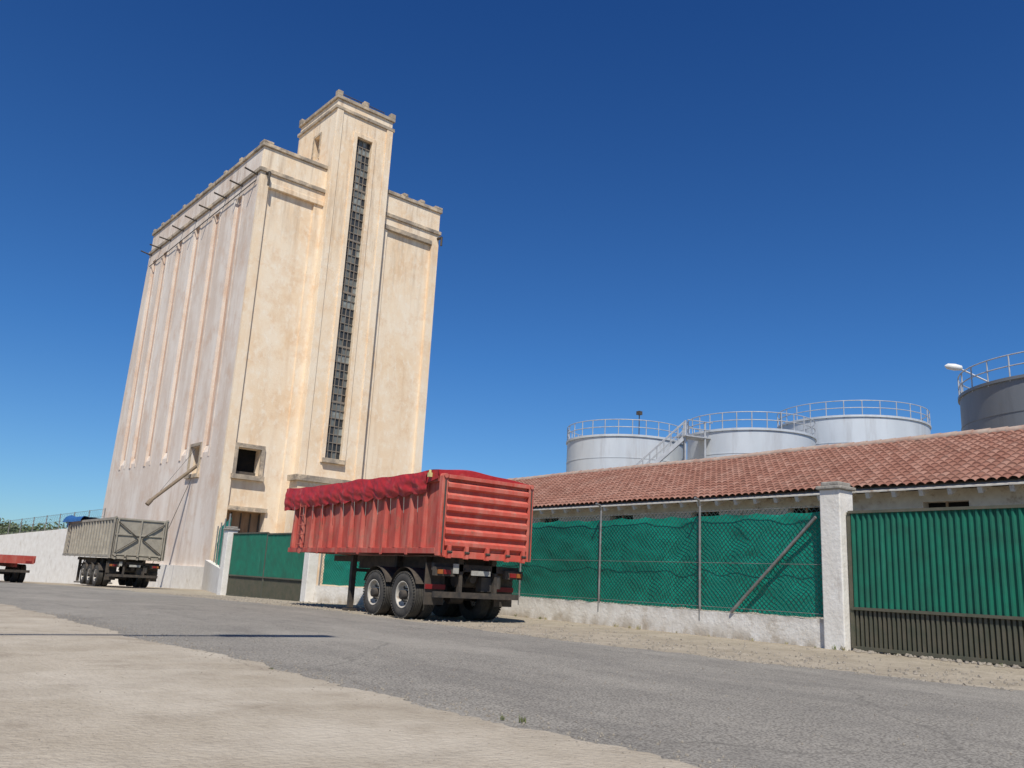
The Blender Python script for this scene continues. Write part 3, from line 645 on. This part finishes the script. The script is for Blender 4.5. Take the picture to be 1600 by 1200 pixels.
        for i in range(n):
            for j in range(m_): fs.append((i*(m_+1)+j,i*(m_+1)+j+1,(i+1)*(m_+1)+j+1,(i+1)*(m_+1)+j))
        b.add(vs,fs,TARP,True)
        vs=[];fs=[];m2=20
        for i in range(81):
            y=.12+(Lg+OH-.12)*i/80
            for j in range(m2+1):
                u=j/m2; x=(-hw-.035)+(2*hw+.06)*u
                base=(zt_+.06)*u+topz(y)*(1-u)
                z=base+.07*math.sin(u*math.pi)+(.05*nz(y*1.5,u*3,4)+.04*abs(math.sin((y-.12)/.9*math.pi)))*math.sin(u*math.pi)
                vs.append((x,y,z))
        for i in range(80):
            for j in range(m2): fs.append((i*(m2+1)+j,i*(m2+1)+j+1,(i+1)*(m2+1)+j+1,(i+1)*(m2+1)+j))
        b.add(vs,fs,TARP,True)
        vs=[]
        for j in range(m2+1):
            u=j/m2; x=(-hw-.035)+(2*hw+.06)*u; z=(zt_+.06)*u+topz(.12)*(1-u)+.07*math.sin(u*math.pi)+.05*nz(.18,u*3,4)*math.sin(u*math.pi)
            vs.append((x,.12,z)); vs.append((x*.98,.10+.02*nz(u*9,1),zt_-.04))
        b.add(vs,[(2*j,2*j+1,2*j+3,2*j+2) for j in range(m2)],TARP,True)
        vs=[(-hw-.035,.12,topz(.12)),(-hw-.035,.56,topz(.56)),(-hw-.05,.56,zt_-.14),(-hw-.03,.12,zt_-.05)]; b.add(vs,[(0,1,2,3)],TARP)
        vs=[(hw+.03,.12,zt_+.06),(hw+.03,Lg+OH,zt_+.06),(hw+.05,Lg+OH,zt_-.25),(hw+.05,.3,zt_-.25)]; b.add(vs,[(0,1,2,3)],TARP)
        vs=[(-hw-.05,Lg+OH,topz(Lg+OH)),(hw+.05,Lg+OH,zt_+.06),(hw+.05,Lg+OH,zt_-.45),(-hw-.05,Lg+OH,zt_-.45)]; b.add(vs,[(0,1,2,3)],TARP)
        b.obj('tarp',E)
        b=B(); b.box(-hw-.12,-hw-.045,.34,.42,zt_-.02,zt_+.07,YEL); b.cyl((-hw-.08,.38,zt_+.07),(-hw-.08,.38,zt_+.13),.03,YEL,10)
        for i in range(14):
            y=.55+.295+i*.59
            if y>Lg: break
            b.cyl((-hw-.06,y,zt_-.40),(-hw-.03,y+.02,zt_-.75),.006,PLATE,4)
        b.obj('beacon_and_ties',E)
    elif tarp=='blue':
        b=B();vs=[];fs=[]
        for i in range(41):
            y=Lg-3.4+3.6*i/40
            for j in range(9):
                t=math.pi*j/8; rr=.22+.05*nz(y*2,j*.6,1)+.12*max(0,(i-20)/20); vs.append((-hw+.15-rr*math.cos(t)*1.1,y,zt_-.05+rr*math.sin(t)*1.2))
        for i in range(40):
            for j in range(8): fs.append((i*9+j,i*9+j+1,(i+1)*9+j+1,(i+1)*9+j))
        b.add(vs,fs,BLUE,True)
        vs=[]
        for (yy0) in (Lg-.5,Lg+.15):
            for j in range(13):
                u=j/12; vs.append((-hw+2*hw*u,yy0,zt_+.16+.16*math.sin(u*math.pi)+.05*nz(u*6,yy0)))
        b.add(vs,[(j,j+1,14+j,13+j) for j in range(12)],BLUE,True)
        vs=[]
        for j in range(13):
            u=j/12; vs.append((-hw+2*hw*u,Lg+.15,zt_+.16+.16*math.sin(u*math.pi))); vs.append((-hw+2*hw*u,Lg+.15,zt_-.3))
        b.add(vs,[(2*j,2*j+1,2*j+3,2*j+2) for j in range(12)],BLUE,True)
        vs=[(-hw-.02,Lg-.5,zt_+.16),(-hw-.02,Lg+.15,zt_+.16),(-hw-.02,Lg+.15,zt_-.35),(-hw-.02,Lg-.5,zt_-.25)]; b.add(vs,[(0,1,2,3)],BLUE)
        b.obj('tarp',E)
    return E
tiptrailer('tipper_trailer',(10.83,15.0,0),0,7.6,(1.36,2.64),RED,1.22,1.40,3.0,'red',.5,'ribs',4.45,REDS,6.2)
tiptrailer('tipper_trailer.001',(10.95,43.5,-.31),math.radians(1),10.0,(2.2,3.5,4.8),BEIGE,1.25,1.4,3.25,'blue',.5,'x',7.6)
E=empty('flatbed_trailer',(6.6,51,-.47),math.radians(4)); b=B()
b.box(-1.2,1.2,0,11,1.15,1.35,REDS); b.box(-1.27,-1.2,0,11,1.05,1.42,REDS); b.box(1.2,1.27,0,11,1.05,1.42,REDS); b.box(-1.2,1.2,-.06,0,1.0,1.37,REDS)
b.box(-.5,-.38,.2,11,.8,1.15,REDS); b.box(.38,.5,.2,11,.8,1.15,REDS); b.box(-1.1,1.1,.05,.12,.55,.68,CHAS)
b.box(-1.1,-.8,-.08,-.06,1.05,1.15,ORG); b.box(.8,1.1,-.08,-.06,1.05,1.15,REDL)
b.obj('deck',E)
b=B()
for ya in (1.8,3.1):
    for s_ in (-1,1): wheel(b,s_*1.08,ya,.48,s_); wheel(b,s_*.76,ya,.48,s_)
    b.cyl((-1,ya,.48),(1,ya,.48),.08,CHAS,8)
b.obj('wheels',E)

# ---------------------------------------------------------------- distant vegetation
LEAF=mat('foliage',(.08,.11,.04),(.13,.155,.07),scale=.8,rough=.8,coords='World')
b=B()
for k in range(46):
    cx=random.uniform(-22,19) if k<26 else random.uniform(10,19);cy=random.uniform(103,125);R0=random.uniform(1.7,2.9);h0=random.uniform(2.6,4.3)-(.0 if cx<16 else .6)
    b.cyl((cx,cy,-2),(cx,cy,h0),.18,CHAS,6,.06)
    for q in range(4):
        t=random.uniform(0,6.28); b.cyl((cx,cy,h0-1.2),(cx+math.cos(t)*R0*.6,cy+math.sin(t)*R0*.6,h0+.4),.07,CHAS,5,.02)
    for i in range(300):
        t=random.uniform(0,6.28);ph=math.acos(random.uniform(-1,1));rr=R0*random.uniform(.4,1)**.5*(1+.35*nz(t*1.5,ph*2,k))
        p_=Vector((cx+rr*math.sin(ph)*math.cos(t),cy+rr*math.sin(ph)*math.sin(t),h0-.3+rr*.7*math.cos(ph)))
        a_=Vector((random.gauss(0,1),random.gauss(0,1),random.gauss(0,1))).normalized()*.24;c2=Vector((random.gauss(0,1),random.gauss(0,1),random.gauss(0,1))).normalized()*.24
        b.add([p_,p_+a_,p_+a_+c2,p_+c2],[(0,1,2,3)],LEAF)
b.obj('distant_trees')
b=B(); b.cyl((-5.2,3.4,0),(-5.2,3.4,14.2),.12,GALV,10,.07); b.cyl((-5.2,3.4,14.1),(-1.6,3.4,14.2),.07,GALV,8); b.box(-1.8,-.2,3.25,3.55,14.15,14.3,GALV); b.obj('offscreen_shadow_mast')  # unseen mast and arm, added to cast the thin shadow across the road

# ---------------------------------------------------------------- camera, light
A=math.radians(37);P=math.radians(13.2);R=math.radians(3.0)
F=Vector((math.sin(A)*math.cos(P),math.cos(A)*math.cos(P),math.sin(P)))
r0=Vector((math.cos(A),-math.sin(A),0));u0=r0.cross(F)
r=r0*math.cos(R)+u0*math.sin(R);u=u0*math.cos(R)-r0*math.sin(R)
cam=bpy.data.cameras.new('camera'); cam.sensor_width=36; cam.lens=36*1320/1600; cam.clip_end=6000; cam.clip_start=.05
cob=bpy.data.objects.new('camera',cam); COL.objects.link(cob)
M_=Matrix(((r.x,u.x,-F.x,0),(r.y,u.y,-F.y,0),(r.z,u.z,-F.z,.88),(0,0,0,1))); cob.matrix_world=M_
S.camera=cob
el=math.radians(55); rot=math.radians(216)
sd=Vector((math.sin(rot)*math.cos(el),math.cos(rot)*math.cos(el),math.sin(el)))
sl=bpy.data.lights.new('sun','SUN'); sl.energy=5.0; sl.angle=math.radians(.53); sl.color=(1,.955,.88)
so=bpy.data.objects.new('sun',sl); COL.objects.link(so); so.rotation_euler=sd.to_track_quat('Z','Y').to_euler(); so.location=(0,0,40)
wd=bpy.data.worlds.new('World'); S.world=wd; wd.use_nodes=True
N=wd.node_tree.nodes;L=wd.node_tree.links;bg=N['Background']
sk=N.new('ShaderNodeTexSky'); sk.sky_type='NISHITA'; sk.sun_disc=False; sk.sun_elevation=el; sk.sun_rotation=rot; sk.altitude=700; sk.air_density=1.0; sk.dust_density=.3; sk.ozone_density=3.0
tc=N.new('ShaderNodeTexCoord'); sp=N.new('ShaderNodeSeparateXYZ'); L.new(tc.outputs['Generated'],sp.inputs[0])
rp=N.new('ShaderNodeValToRGB'); L.new(sp.outputs[2],rp.inputs['Fac'])
rp.color_ramp.elements[0].position=0.0; rp.color_ramp.elements[0].color=(.52,.76,.95,1)
rp.color_ramp.elements[1].position=.62; rp.color_ramp.elements[1].color=(.17,.46,.88,1)
e2=rp.color_ramp.elements.new(.25); e2.color=(.30,.64,1.0,1)
tint=N.new('ShaderNodeMix'); tint.data_type='RGBA'; tint.blend_type='MULTIPLY'; tint.inputs[0].default_value=1.0; L.new(rp.outputs[0],tint.inputs[7])
L.new(sk.outputs[0],tint.inputs[6]); L.new(tint.outputs[2],bg.inputs['Color']); bg.inputs['Strength'].default_value=.105
S.view_settings.view_transform='Standard'; S.view_settings.look='None'; S.view_settings.exposure=0
